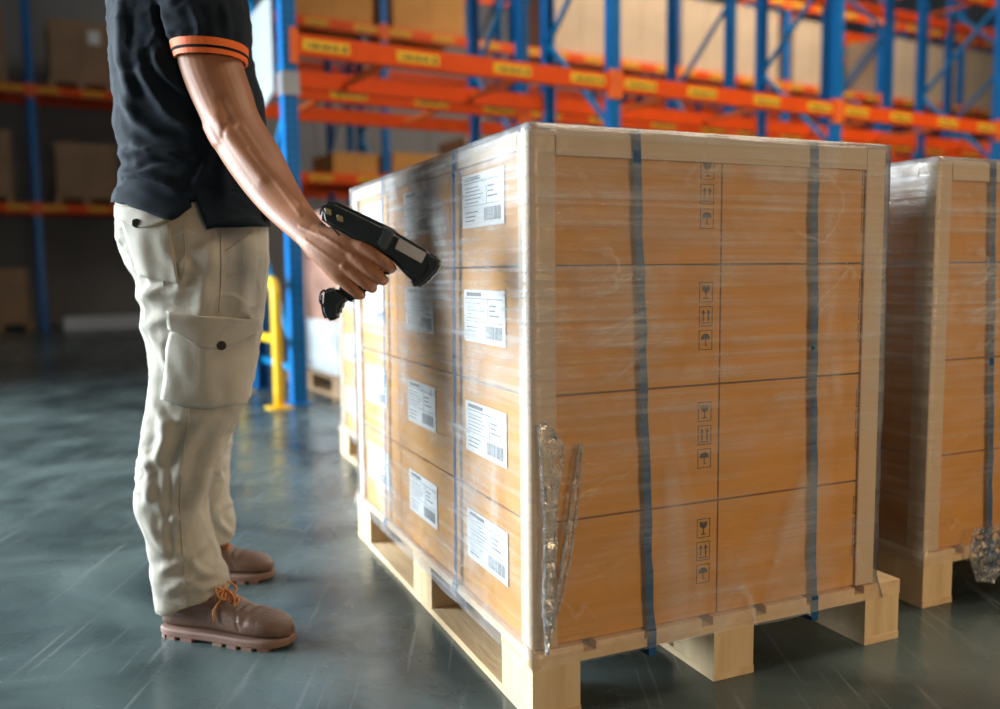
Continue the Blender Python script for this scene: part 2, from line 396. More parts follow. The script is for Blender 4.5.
rack('distant dim rack on the left holding brown cartons on pallets', 9.77, -1.0, -3, 1, (1.92, 3.68), 5.4, bars=False)

# first post: protective sleeve, white end panel
o = link('post_sleeve', B(-.055, .055, -.05, .045, 0, .14), 'galv'); o.location = RA+RE*.0125+RN*.04+Vector((0, 0, 1.9)); o.rotation_euler = (0, 0, RYAW)
tag(o, 'grey metal sleeve clamped on the first blue rack post beside the worker', 'post sleeve')
bm = bmesh.new()
pts = [(0, .09, 2.52), (0, 1.25, 2.47), (0, 1.25, 2.15), (0, .62, 1.80), (0, .09, 1.93)]
extrude_poly(bm, [Vector((-.062, p[1], p[2])) for p in pts], Vector((-.02, 0, 0)))
o = link('end_panel', bm, 'white_panel', bevel=.004); o.location = RA+RE*.0125; o.rotation_euler = (0, 0, RYAW)
tag(o, 'white board fixed to the end of the nearest rack, behind the worker', 'panel')

# yellow guard at the foot of the first post
g = thing('column_guard', 'yellow tubular guard rail standing before the first blue rack post', 'guard rail', floor_at(279.5, 408), RYAW)
bm = bmesh.new()
H = .775
tube(bm, [(0, 0, .01), (0, 0, H*.5), (0, 0, H-.10), (0, .03, H-.03), (0, .10, H), (0, .6, H), (0, .8, H), (0, .87, H-.03), (0, .9, H-.10), (0, .9, H*.5), (0, .9, .01)], .031, ends=False, k=4)
link('hoop', bm, 'yellow', g, smooth=True)
bm = bmesh.new(); tube(bm, [(0, .02, .42), (0, .88, .42)], .026, k=1); link('mid_rail', bm, 'yellow', g, smooth=True)
for y in (0, .9): link('foot_plate', B(-.07, .07, y-.07, y+.07, 0, .01), 'yellow', g)

# ------------------------------------------------------------------ pallets
PYAW = math.radians(90-66.6)
E1 = Vector((math.cos(PYAW), math.sin(PYAW), 0)); E2 = Vector((-E1.y, E1.x, 0))
PW, PL, PH = .90, 1.262, .134
def make_pallet(label, loc, rz, wm='wood', group=None):
    t = thing('pallet', label, 'pallet', loc, rz, group)
    bt = .016
    for x in (0, PW/2-.05, PW-.10):
        link('bottom_board', B(x, x+.10, 0, PL, 0, bt), wm, t, bevel=.0015, seg=1)
        for y in (0, PL/2-.07, PL-.14):
            link('block', B(x+.001, x+.099, y+.001, y+.139, bt, PH-2*bt), 'wood_block' if wm == 'wood' else wm, t, bevel=.002, seg=1)
    for y in (0, PL/2-.07, PL-.14):
        link('stringer_board', B(0, PW, y, y+.14, PH-2*bt, PH-bt), wm, t, bevel=.0015, seg=1)
    n = 7; wd = .105; gp = (PW-n*wd)/(n-1)
    for i in range(n):
        link('deck_board', B(i*(wd+gp), i*(wd+gp)+wd, 0, PL, PH-bt, PH), wm, t, bevel=.0015, seg=1)
    return t
P1 = floor_at(532, 654, PH); P1.z = 0
pal1 = make_pallet('pale wooden pallet under the nearest film-wrapped carton stack', P1, PYAW)
P2 = floor_at(922, 608.5)
pal2 = dup(pal1, P2, PYAW, 'pale wooden pallet under the wrapped stack at the right edge')
P3 = floor_at(341, 453)-E2*PL
pal3 = dup(pal1, P3, PYAW, 'wooden pallet half hidden behind the nearest one, left side')

# ------------------------------------------------------------------ cartons
LX0, LX1, LY0, LY1 = .005, .826, .006, 1.245       # footprint of a stack in pallet axes
NL, LH = 4, .2315
CW, CD = (LX1-LX0-.012)/2, (LY1-LY0-.012)/3
def icon_bm():
    """three framed handling marks one above the other: glass, arrows, umbrella; x across, z up, printed just proud of y=0"""
    bm = bmesh.new(); s = .030
    def fl(pts): 
        vs = [bm.verts.new((x, -.0006, z)) for x, z in pts]; r = bmesh.ops.extrude_face_region(bm, geom=[bm.faces.new(vs)])
        for v in r['geom']:
            if isinstance(v, bmesh.types.BMVert): v.co.y = -.0001
    for i, zc in enumerate((.046, 0, -.046)):
        a = .0155; h = .019; t = .0013
        for (x0, x1, z0, z1) in ((-a, a, h-t, h), (-a, a, -h, -h+t), (-a, -a+t, -h, h), (a-t, a, -h, h)):
            fl([(x0, zc+z0), (x1, zc+z0), (x1, zc+z1), (x0, zc+z1)])
        if i == 0:
            fl([(-.009, zc+.013), (-.001, zc+.013), (.001, zc+.008), (.003, zc+.013), (.009, zc+.013), (.008, zc+.004), (.002, zc-.001), (-.002, zc-.001), (-.008, zc+.004)])
            fl([(-.001, zc-.001), (.001, zc-.001), (.001, zc-.011), (-.001, zc-.011)]); fl([(-.006, zc-.011), (.006, zc-.011), (.006, zc-.013), (-.006, zc-.013)])
        elif i == 1:
            for x in (-.006, .006):
                fl([(x-.0012, zc-.010), (x+.0012, zc-.010), (x+.0012, zc+.006), (x-.0012, zc+.006)])
                fl([(x-.0045, zc+.005), (x+.0045, zc+.005), (x, zc+.013)])
            fl([(-.010, zc-.014), (.010, zc-.014), (.010, zc-.0122), (-.010, zc-.0122)])
        else:
            fl([(-.011, zc+.001), (.011, zc+.001), (.009, zc+.008), (.004, zc+.012), (-.004, zc+.012), (-.009, zc+.008)])
            fl([(-.0008, zc+.001), (.0008, zc+.001), (.0008, zc-.011), (-.0008, zc-.011)]); fl([(.0008, zc-.011), (.005, zc-.011), (.005, zc-.0095), (.0008, zc-.0095)])
    return bm
def shipping_label(parent, y0, y1, z0, z1):
    """white printed sheet on the carton's -x face, built in carton axes"""
    lb = link('shipping_label', B(-.0012, -.0002, y0, y1, z0, z1), 'paper', parent)
    bm = bmesh.new(); rr = random.Random(int(z0*1e4)+int(y0*1e4)); W = y1-y0; Hh = z1-z0
    def r_(a, b, c, d): box(bm, -.0016, -.0012, y1-W*b, y1-W*a, z0+Hh*c, z0+Hh*d)
    r_(.05, .95, .83, .845); r_(.05, .95, .40, .41); r_(.60, .61, .42, .83)
    for i in range(5): r_(.08, .08+rr.uniform(.25, .48), .46+i*.07, .475+i*.07)
    for i in range(3): r_(.64, .64+rr.uniform(.1, .28), .52+i*.09, .55+i*.09)
    x = .55
    while x < .92:
        q = rr.choice((.006, .012, .018)); r_(x, x+q, .10, .34); x += q+rr.choice((.008, .014))
    for i in range(3): r_(.08, .08+rr.uniform(.2, .4), .12+i*.08, .14+i*.08)
    r_(.08, .45, .88, .95)
    link('label_print', bm, 'label_ink', lb)
    return lb
def carton_bm(wx, wy, h): return B(0, wx, 0, wy, 0, h)
LAYN = ['bottom', 'second', 'third', 'top']
def stack(P, which, cols=2, rows=3):
    T = Matrix.Translation(P) @ Matrix.Rotation(PYAW, 4, 'Z')
    proto = None
    for k in range(NL):
        for c in range(cols):
            for r in range(rows):
                if c > 0 and r > 0: continue
                if which['skip'](c, r): continue
                loc = T @ Vector((LX0+.006+c*(CW+.0), LY0+.006+r*CD, PH+.001+k*LH))
                lay = ('bottom', 'second lowest', 'second highest', 'top')[k]
                if c == 0 and r == 0: pos = which['corner']
                elif r == 0: pos = which['right']
                else: pos = which['left'][r-1]
                t = thing('carton', f'brown carton, {lay} layer, {pos}', 'box', loc, PYAW, which['group'])
                link('carton_body', B(.0018, CW-.0018, .0018, CD-.0018, .001, LH-.003), 'carton', t, bevel=.003)
                # taped seam where the flaps meet at the top
                link('packing_tape', B(-.0002, CW+.0002, CD/2-.024, CD/2+.024, LH-.0029, LH-.0024), 'tape', t)
                if c == 0 and which.get('labels', True):
                    shipping_label(t, CD*.28, CD*.80, LH*.34, LH*.80)
                if r == 0:
                    o = link('handling_marks', icon_bm(), 'ink', t); o.location = (CW-.034, .0016, LH*.57)
def load(P, which):
    stack(P, which)
    nm = which['nm']; T = Matrix.Translation(P) @ Matrix.Rotation(PYAW, 4, 'Z')
    ztop = PH+NL*LH+.002
    zb = PH+.0015
    # angle boards at the corners
    th = .0045; lg = .050
    for (cx, cy, pos, vis) in ((LX0, LY0, 'near', 1), (LX1, LY0, 'right', 1), (LX0, LY1, 'far left', 1)):
        if pos in which['noboard']: continue
        sx = 1 if cx == LX0 else -1; sy = 1 if cy == LY0 else -1
        bm = bmesh.new()
        pts = [(0, 0), (lg, 0), (lg, th), (th, th), (th, lg), (0, lg)]
        lo = [bm.verts.new((cx+sx*a, cy+sy*b, zb)) for a, b in pts]; hi = [bm.verts.new((cx+sx*a, cy+sy*b, ztop)) for a, b in pts]
        n = 6
        bm.faces.new(lo); bm.faces.new(hi)
        for i in range(n): bm.faces.new((lo[i], lo[(i+1) % n], hi[(i+1) % n], hi[i]))
        bmesh.ops.recalc_face_normals(bm, faces=bm.faces)
        o = link('corner_board', bm, 'board', bevel=.001, seg=1); o.matrix_world = T
        tag(o, f'tall cardboard angle board, {pos} corner of {nm}', 'corner board')
    # angle boards along the top edges
    for ax in ('right', 'left'):
        bm = bmesh.new()
        if ax == 'right': box(bm, LX0+lg+.002, LX1-lg-.002, LY0, LY0+th, ztop-.042, ztop); box(bm, LX0+lg+.002, LX1-lg-.002, LY0+th, LY0+lg, ztop+.0005, ztop+th)
        else: box(bm, LX0, LX0+th, LY0+lg+.002, LY1-lg-.002, ztop-.030, ztop); box(bm, LX0+th, LX0+lg, LY0+lg+.004, LY1-lg-.002, ztop+.0005, ztop+th)
        o = link('edge_board', bm, 'board'); o.matrix_world = T
        tag(o, f'cardboard edge board, top of {which["side"][ax]} of {nm}', 'edge board')
    # blue straps running down the faces and under the deck
    def strap(pts_top, pts_bot, face, lab):
        bm = bmesh.new(); n = 26; hw = .0085
        if face == 'right':
            y = LY0-.0045
            path = [(pts_top, y+.25, ztop+.008), (pts_top, y, ztop+.008)]+[(pts_top+(pts_bot-pts_top)*i/n, y-.0005, ztop-(ztop-zb)*i/n) for i in range(n+1)]+[(pts_bot, -.005, zb), (pts_bot, -.005, PH-.05), (pts_bot, .3, PH-.051)]
            side = Vector((1, 0, 0)); nor = Vector((0, -1, 0))
        else:
            x = LX0-.0045
            path = [(x+.25, pts_top, ztop+.008), (x, pts_top, ztop+.008)]+[(x-.0005, pts_top+(pts_bot-pts_top)*i/n, ztop-(ztop-zb)*i/n) for i in range(n+1)]+[(-.005, pts_bot, zb), (-.005, pts_bot, PH-.017)]
            side = Vector((0, 1, 0)); nor = Vector((-1, 0, 0))
        prev = None
        for i, p in enumerate(path):
            p = Vector(p); wob = .0012*math.sin(i*1.9+pts_top*20)+.0012*math.sin(i*.7) if 3 < i < len(path)-3 else 0
            wd = hw*(1+.10*math.sin(i*2.3)) if 3 < i < len(path)-3 else hw
            a, b = p+side*(wob-wd), p+side*(wob+wd)
            cur = [bm.verts.new(a), bm.verts.new(b)]
            if prev: bm.faces.new((prev[0], prev[1], cur[1], cur[0]))
            prev = cur
        bmesh.ops.solidify(bm, geom=bm.faces[:], thickness=.0012)
        o = link('strap', bm, 'strap'); o.matrix_world = T; tag(o, lab, 'strap')
    for (f, a, b, lab) in which['straps']: strap(a, b, f, lab)
    # stretch film around the whole stack and over the deck edge
    bm = bmesh.new(); off = .0065; nz = 56; nu = 40
    x0, x1, y0, y1 = LX0-off, LX1+off, LY0-off, LY1+off
    per = []
    def seg(a, b, n): 
        for i in range(n): per.append((a[0]+(b[0]-a[0])*i/n, a[1]+(b[1]-a[1])*i/n))
    seg((x0, y0), (x1, y0), nu); seg((x1, y0), (x1, y1), 12); seg((x1, y1), (x0, y1), 12); seg((x0, y1), (x0, y0), nu)
    grid = []
    zlo = PH-.030
    for j in range(nz+1):
        z = zlo+(ztop+.010-zlo)*j/nz; row = []
        fl_ = max(0, 1-(z-zlo)/.05)*.010
        for i, (x, y) in enumerate(per):
            q = Vector((x*3.1, y*3.1, z*11+P.x*5)); d = .0022*noise.noise(q)+.0012*noise.noise(q*3)
            nx = -1 if x <= x0+1e-6 else (1 if x >= x1-1e-6 else 0); ny = -1 if y <= y0+1e-6 else (1 if y >= y1-1e-6 else 0)
            row.append(bm.verts.new((x+nx*(d+fl_), y+ny*(d+fl_), z+(.006*noise.noise(Vector((x*8, y*8, 3))) if j == 0 else 0))))
        grid.append(row)
    m = len(per)
    for j in range(nz):
        for i in range(m): bm.faces.new((grid[j][i], grid[j][(i+1) % m], grid[j+1][(i+1) % m], grid[j+1][i]))
    bm.faces.new(grid[-1])
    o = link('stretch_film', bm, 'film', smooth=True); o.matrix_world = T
    tag(o, which['film'], 'plastic film')
A_ = dict(nm='the nearest wrapped stack', group='cartons of the nearest wrapped stack', skip=lambda c, r: False,
    corner='at the near corner of the nearest stack', right='right half of nearest stack\'s shaded face',
    left=['middle of nearest stack\'s labelled face', 'far end of nearest stack\'s labelled face'], noboard=(),
    side={'right': 'shaded right face', 'left': 'bright left face'},
    straps=[('right', .005+.827*.256, .005+.827*.30, 'dark blue strap left of centre on the shaded face of the nearest stack'),
            ('right', .005+.827*.759, .005+.827*.785, 'dark blue strap near the right end of the shaded face'),
            ('left', .006+1.239*.287, .006+1.239*.31, 'blue strap nearer the corner on the bright labelled face'),
            ('left', .006+1.239*.722, .006+1.239*.755, 'blue strap nearer the far end on the bright labelled face')],
    film='clear wrinkled stretch film around the nearest carton stack')
load(P1, A_)
B_ = dict(nm='the right-edge stack', group='cartons of the wrapped stack at the right edge', skip=lambda c, r: False,
    corner='near corner of the stack at the right edge', right='right half of right-edge stack',
    left=['middle of right-edge stack\'s gap side', 'far end of right-edge stack\'s gap side'], noboard=('far left',),
    side={'right': 'front face', 'left': 'gap-side face'}, labels=False,
    straps=[('right', .005+.827*.22, .005+.827*.27, 'dark blue strap on the stack at the right edge')],
    film='glossy stretch film around the carton stack at the right edge')
load(P2, B_)
C_ = dict(nm='the half-hidden rear stack', group='cartons of the stack behind the nearest one', skip=lambda c, r: r < 1 or c > 0,
    corner='', right='', left=['middle of the half-hidden rear stack', 'far end of the half-hidden rear stack'], noboard=('near', 'right'),
    side={'right': 'front face', 'left': 'left face'},
    straps=[], film='stretch film around the half hidden stack behind on the left')
load(P3, C_)

# loose crumpled film hanging at corners: a pleated web between two hanging folds
def film_web(pa, pb, lab, seed, out, amp=.010, pleats=7, nn=40):
    rr = random.Random(seed); bm = bmesh.new(); A = smooth_pts(pa, nn//(len(pa)-1)); Bp = smooth_pts(pb, nn//(len(pb)-1)); m = min(len(A), len(Bp)); prev = None
    for i in range(m):
        a = Vector(A[int(i*(len(A)-1)/(m-1))]); b = Vector(Bp[int(i*(len(Bp)-1)/(m-1))]); row = []; K = pleats*4
        for j in range(K+1):
            u = j/K; p = a.lerp(b, u); q = p*26
            wv = amp*(.6*math.sin(u*pleats*math.pi*2+noise.noise(q)*2.5)+1.3*noise.noise(q*1.7+Vector((seed, 0, 0)))+.5*noise.noise(q*5))
            row.append(bm.verts.new(p+out*(.006+abs(wv))+Vector((0, 0, .004*noise.noise(q*2)))))
        if prev:
            for j in range(K): bm.faces.new((prev[j], prev[j+1], row[j+1], row[j]))
        prev = row
    for e in ((0, pa), (1, pb)):
        pts = [Vector(p)+out*.008 for p in smooth_pts(e[1], 8)]
        for k in range(3):
            pp = [p+Vector((rr.uniform(-1, 1), rr.uniform(-1, 1), 0))*.0022+out*.002*k for p in pts]
            tube(bm, pp, [.0010+.0009*abs(math.sin(i*1.3+k)) for i in range(len(pp))], n=5, k=1)
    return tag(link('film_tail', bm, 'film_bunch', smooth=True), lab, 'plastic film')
T1 = Matrix.Translation(P1) @ Matrix.Rotation(PYAW, 4, 'Z')
dirn = (E1*.3-E2).normalized()
film_web([T1 @ Vector(v) for v in ((.012, .008, .55), (.014, .004, .48), (.018, .000, .35), (.014, -.004, .22), (.018, -.008, .137))],
         [T1 @ Vector(v) for v in ((.024, .006, .555), (.058, .004, .505), (.046, .002, .42), (.036, -.002, .28), (.020, -.008, .138))], 'crumpled clear film tail down the near corner of the nearest stack', 3, dirn)
film_web([T1 @ Vector(v) for v in ((.094, .008, .51), (.078, .006, .42), (.060, .004, .32), (.030, -.004, .18))],
         [T1 @ Vector(v) for v in ((.100, .008, .505), (.090, .006, .41), (.072, .004, .31), (.034, -.004, .18))], 'thin slanting fold of clear film beside the near corner', 5, dirn, amp=.004, pleats=2)
T2 = Matrix.Translation(P2) @ Matrix.Rotation(PYAW, 4, 'Z')
film_web([T2 @ Vector(v) for v in ((.15, -.004, .18), (.13, -.012, .12), (.155, -.014, .05))], [T2 @ Vector(v) for v in ((.24, -.004, .185), (.25, -.012, .12), (.21, -.014, .04))], 'bunched film end hanging from the pallet at the right edge', 9, dirn, amp=.012)

# ------------------------------------------------------------------ background goods
def bg_carton(label, P, rz, wx, wy, h, m, group=None, lab=None):
    t = thing('carton', label, 'box', P, rz, group)
    link('carton_body', B(0, wx, 0, wy, 0, h), m, t, bevel=.006, seg=1)
    link('packing_tape', B(wx/2-.03, wx/2+.03, -.001, wy+.001, h-.0005, h+.001), 'tape', t)
    link('flap_seam', B(wx/2-.003, wx/2+.003, -.0012, -.0002, 0.01, h-.01), 'seam', t)
    if lab: link('shipping_label', B(*lab[:2], -.003, -.001, *lab[2:]), 'paper', t)
    return t
def rk(off, u, z): return RA+RN*off+RE*u+Vector((0, 0, z))
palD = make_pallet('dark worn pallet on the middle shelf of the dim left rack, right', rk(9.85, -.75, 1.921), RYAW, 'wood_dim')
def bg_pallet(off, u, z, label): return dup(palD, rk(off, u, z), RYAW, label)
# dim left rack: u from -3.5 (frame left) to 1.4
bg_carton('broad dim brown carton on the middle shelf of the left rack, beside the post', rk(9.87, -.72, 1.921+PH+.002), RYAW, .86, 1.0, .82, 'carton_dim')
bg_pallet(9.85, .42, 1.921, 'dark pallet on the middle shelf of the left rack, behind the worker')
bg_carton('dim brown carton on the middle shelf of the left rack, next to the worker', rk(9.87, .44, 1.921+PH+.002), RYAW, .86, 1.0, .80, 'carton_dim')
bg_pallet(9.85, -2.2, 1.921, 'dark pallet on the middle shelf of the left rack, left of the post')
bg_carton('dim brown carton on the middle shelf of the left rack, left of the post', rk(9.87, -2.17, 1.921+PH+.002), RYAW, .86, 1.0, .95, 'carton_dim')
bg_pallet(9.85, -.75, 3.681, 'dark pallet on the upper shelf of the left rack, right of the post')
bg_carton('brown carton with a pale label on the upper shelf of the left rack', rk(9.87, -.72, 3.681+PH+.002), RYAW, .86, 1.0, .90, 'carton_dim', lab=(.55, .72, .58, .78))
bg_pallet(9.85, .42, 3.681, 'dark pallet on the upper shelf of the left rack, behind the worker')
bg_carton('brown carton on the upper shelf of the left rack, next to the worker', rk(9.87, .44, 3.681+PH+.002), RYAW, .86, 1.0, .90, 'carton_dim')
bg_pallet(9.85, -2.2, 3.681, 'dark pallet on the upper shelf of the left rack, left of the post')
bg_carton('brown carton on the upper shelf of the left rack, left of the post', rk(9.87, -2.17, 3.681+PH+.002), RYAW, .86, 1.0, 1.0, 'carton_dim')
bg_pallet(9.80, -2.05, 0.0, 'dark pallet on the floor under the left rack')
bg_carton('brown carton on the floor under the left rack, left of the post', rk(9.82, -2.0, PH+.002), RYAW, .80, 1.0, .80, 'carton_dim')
o = link('floor_rail', B(0, 2.3, 0, .12, 0, .20), 'white_plastic', bevel=.02); o.location = rk(9.5, -.75, 0); o.rotation_euler = (0, 0, RYAW)
tag(o, 'low white barrier on the floor under the left rack', 'barrier')
# goods in the far rows, first the big tan cartons on the upper shelf
for i, (k, u, wx, h, m) in enumerate([(0, 1.28, 1.05, .95, 'carton_orange'), (1, .15, 1.05, .9, 'carton_orange'), (2, .15, 1.05, 1.1, 'carton_tan'), (2, 1.28, 1.05, 1.1, 'carton_tan'), (3, .15, 1.0, 1.1, 'carton_tan'), (3, 1.28, 1.0, 1.15, 'carton_tan'), (4, .2, 1.0, 1.1, 'carton_tan'), (5, .15, 1.05, 1.1, 'carton_tan'), (5, 1.28, 1.05, 1.1, 'carton_tan'), (6, .15, 2.1, 1.15, 'carton_tan')]):
    nm = ['leftmost', 'second', 'third', 'fourth', 'fifth', 'sixth', 'seventh', 'eighth', 'ninth', 'rightmost'][i]
    bg_carton(f'{"orange brown" if m == "carton_orange" else "tan"} carton on the upper shelf of the far rack, {nm} along it', rk(5.50, .45+k*BAY+u, 3.981), RYAW, wx, .86, h, m, 'cartons on the upper shelf of the far rack', lab=(1.1, 1.7, .45, .85) if i == 9 else None)
for i, (k, u, wx, h, m) in enumerate([(0, 1.75, .6, .28, 'carton_orange'), (1, .1, .9, .32, 'carton_orange'), (1, 1.2, .9, .6, 'carton_tan'), (2, .3, 1.0, .5, 'carton_orange'), (3, .3, 1.0, .6, 'carton_tan'), (4, .3, 1.0, .6, 'carton_orange')]):
    nm = ['leftmost', 'second', 'third', 'fourth', 'fifth', 'rightmost'][i]
    bg_carton(f'{"orange brown" if m == "carton_orange" else "tan"} low carton on the lower shelf of the far rack, {nm} along it', rk(5.50, .45+k*BAY+u, 2.081), RYAW, wx, .86, h, m, 'cartons on the lower shelf of the far rack')
# goods on the floor under the nearest rack, seen past the scanner hand
pq = dup(palD, rk(.10, .30, 0), RYAW, 'dark pallet on the floor just right of the first blue post')
bg_carton('pale grey box on the floor pallet right of the first blue post', rk(.14, .34, PH+.002), RYAW, .8, .9, .36, 'white_plastic')
bg_carton('pinkish brown carton on top of the pale grey box', rk(.16, .36, PH+.364), RYAW, .76, .86, .75, 'carton_pink')

# ------------------------------------------------------------------ the worker
def ring(y, xl, xr, D, d, e=2.2, n=28, tilt=0.):
    a = at(xl, y+tilt, D); b = at(xr, y-tilt, D); return ell((a+b)/2, (b-a)/2, (0, d, 0), n, e)
def interp_rings(R, k=4, **kw):
    return [ring(*[float(v) for v in q[:5]], **kw) for q in smooth_pts(R, k)]
def segdist(P, a, b):
    ab = b-a; t = np.clip(((P-a)@ab)/(ab@ab), 0, 1); return np.linalg.norm(P-(a+t[:, None]*ab), axis=1), t
def px_of(co):
    v = co-np.array(CAM); d = v@np.array(FWD)
    return np.stack([500+FPX*(v@np.array(RT))/d, 354.5-FPX*(v@np.array(UP))/d], 1)
def folds(lines, noise_amp=.0, ns=9., side=None):
    def f(co, no):
        p = px_of(co); out = np.zeros(len(co)); near = (no[:, 1] < .25)
        for pts, w_, amp in lines:
            dmin = np.full(len(co), 1e9)
            pp = [np.array(q, float) for q in smooth_pts(pts, 4)] if len(pts) > 2 else [np.array(q, float) for q in pts]
            tt = np.zeros(len(co))
            for i, (a, b) in enumerate(zip(pp, pp[1:])):
                d, t = segdist(p, a, b); m_ = d < dmin; dmin[m_] = d[m_]; tt[m_] = (i+t[m_])/(len(pp)-1)
            fade = np.clip(np.minimum(tt, 1-tt)*5+.25, 0, 1)
            out += near*amp*np.exp(-(dmin/w_)**2)*fade - near*amp*.35*np.exp(-((dmin-w_*1.9)/w_)**2)*fade
        if noise_amp:
            nv = np.array([noise.noise(Vector(c*ns)) + .5*noise.noise(Vector(c*ns*2.3)) for c in co]); out += noise_amp*nv
            # sharper creases that wander with the drape
            def rid(c, f, ph): return max(0, 1-abs(noise.noise(Vector((c[0]*f+.4*f*c[2], c[1]*f, c[2]*f*1.3-.3*f*c[0]+ph))))*6)*max(0, noise.noise(Vector(c*5)+Vector((ph, 0, 0)))+.3)
            rv = np.array([rid(c, 8, 9)-.8*rid(c, 8, 4)+.6*rid(c, 15, 2) for c in co])
            out += noise_amp*1.6*rv
        return out
    return f
# --- body: head, neck, trunk, arms and hands in one surface
bm = bmesh.new()
HD = 2.08
# trunk core (hidden by the clothes) and neck
loft(bm, interp_rings([(235, 135, 250, 2.07, .13), (190, 135, 250, 2.07, .13), (120, 132, 240, 2.06, .14), (40, 130, 228, 2.06, .155), (-10, 135, 225, 2.06, .17), (-32, 150, 215, 2.07, .10), (-48, 165, 215, 2.08, .062), (-75, 172, 222, 2.08, .058), (-95, 175, 225, 2.08, .058)]))
# right arm
arm = [((172, -8), (226, -6), 1.965, .045), ((174, 25), (236, 25), 1.935, .052), ((177, 55), (241, 57), 1.91, .058), ((183, 76), (246, 76), 1.90, .060), ((191, 96), (252, 93), 1.89, .057),
       ((203, 122), (257, 110), 1.87, .055), ((212, 142), (266, 127), 1.85, .057), ((226, 166), (279, 148), 1.82, .055), ((244, 191), (291, 172), 1.78, .048), ((262, 212), (302, 193), 1.73, .040),
       ((279, 228), (311, 207), 1.685, .032), ((292, 239), (319, 218), 1.655, .027), ((301, 247), (327, 226), 1.636, .0235), ((311, 255), (334, 235), 1.615, .019)]
rs = []
for q in smooth_pts([(*a, *b, D, d) for a, b, D, d in arm], 4):
    A1 = at(q[0], q[1], q[4]); B1 = at(q[2], q[3], q[4]); ax = B1-A1
    rs.append(ell((A1+B1)/2, ax/2, Vector((0, q[5], 0)), 28, 2.05))
loft(bm, rs)
ball(bm, at(196, -8, 1.995), .062, sc=(1, .9, .9))
# palm
HDp = 1.605
def hpt(x, y, D): return at(x, y, D)
palm = [((290, 234), (312, 216), 1.665, .022), ((300, 246.5), (325, 225), 1.634, .023), ((308, 256), (334, 228), 1.618, .021), ((318, 266), (345, 231), 1.606, .020), ((328, 277), (357, 236), 1.598, .018), ((336, 284), (367, 243), 1.594, .0155), ((342, 287), (371, 249), 1.594, .012)]
rs = []
for q in smooth_pts([(*a, *b, D, d) for a, b, D, d in palm], 4):
    A1 = at(q[0], q[1], q[4]); B1 = at(q[2], q[3], q[4]); ax = B1-A1
    rs.append(ell((A1+B1)/2, ax/2, Vector((0, q[5], 0)), 24, 2.4))
loft(bm, rs)
fing = [[(352, 243, 1.596, .0118), (366, 250, 1.586, .0128), (386, 264, 1.582, .0118), (391, 268, 1.606, .0105), (389, 266, 1.634, .0098), (378, 259, 1.650, .0092)],
        [(344, 252, 1.596, .0118), (358, 261, 1.584, .0128), (377, 276, 1.581, .0118), (383, 280, 1.604, .0105), (381, 278, 1.634, .0098), (369, 269, 1.650, .0092)],
        [(336, 260, 1.598, .0115), (349, 270, 1.587, .0122), (367, 284, 1.585, .0112), (372, 288, 1.606, .0100), (370, 286, 1.634, .0094), (359, 277, 1.650, .0088)],
        [(328, 268, 1.600, .0105), (339, 278, 1.592, .0112), (356, 292, 1.591, .0102), (361, 295, 1.610, .0092), (359, 293, 1.634, .0086), (350, 285, 1.647, .0080)]]
for f in fing: tube(bm, [hpt(*p[:3]) for p in f], [p[3] for p in f], n=14, k=4)
for f in fing[:3]:                                               # knuckles
    ball(bm, hpt(f[1][0]-4, f[1][1]-3, 1.586), .0108)
tube(bm, [hpt(318, 240, 1.625), hpt(333, 236, 1.648), hpt(350, 240, 1.664), hpt(366, 250, 1.668)], [.0165, .0145, .0125, .0105], n=14)
# left arm hanging on the far side
tube(bm, [at(190, -8, 2.25), at(184, 60, 2.30), at(182, 130, 2.32), at(192, 190, 2.30), at(206, 232, 2.28)], [.066, .056, .046, .038, .028], n=20)
tube(bm, [at(206, 232, 2.28), at(210, 250, 2.28), at(213, 262, 2.28)], [.030, .038, .032], n=16, flat=.55)
for j, (dx, ln) in enumerate(((-9, 33), (-3, 37), (3, 35), (9, 28))):
    tube(bm, [at(212+dx, 262, 2.28), at(215+dx*1.1, 262+ln*.5, 2.275), at(217+dx*.9, 262+ln, 2.262)], [.0098, .009, .0078], n=12)
tube(bm, [at(216, 246, 2.275), at(227, 258, 2.265), at(230, 274, 2.258)], [.013, .011, .009], n=12)
# head, looking down towards the scanner
hc = at(205, -128, HD)
hm = Matrix.Translation(hc) @ Matrix.Rotation(math.radians(14), 4, 'Y')
def hb(c, r, sc=(1, 1, 1)):
    v = bmesh.ops.create_uvsphere(bm, u_segments=20, v_segments=14, radius=1)['verts']
    for x in v: x.co = hm @ Vector((c[0]+x.co.x*r*sc[0], c[1]+x.co.y*r*sc[1], c[2]+x.co.z*r*sc[2]))
hb((0, 0, .03), .098, (1, .79, .95)); hb((.03, 0, -.035), .068, (1, .86, 1.05)); hb((.055, 0, -.085), .032, (1, 1, .8))
hb((.092, 0, -.012), .014, (1, .8, 1.9)); hb((.102, 0, -.028), .014, (1, 1.1, .8))
for s in (-1, 1):
    hb((.07, s*.03, .022), .02, (1, 1.2, .5)); hb((-.002, s*.078, -.008), .026, (.7, .3, 1.2))
hb((.088, 0, -.060), .013, (.8, 1.7, .6))
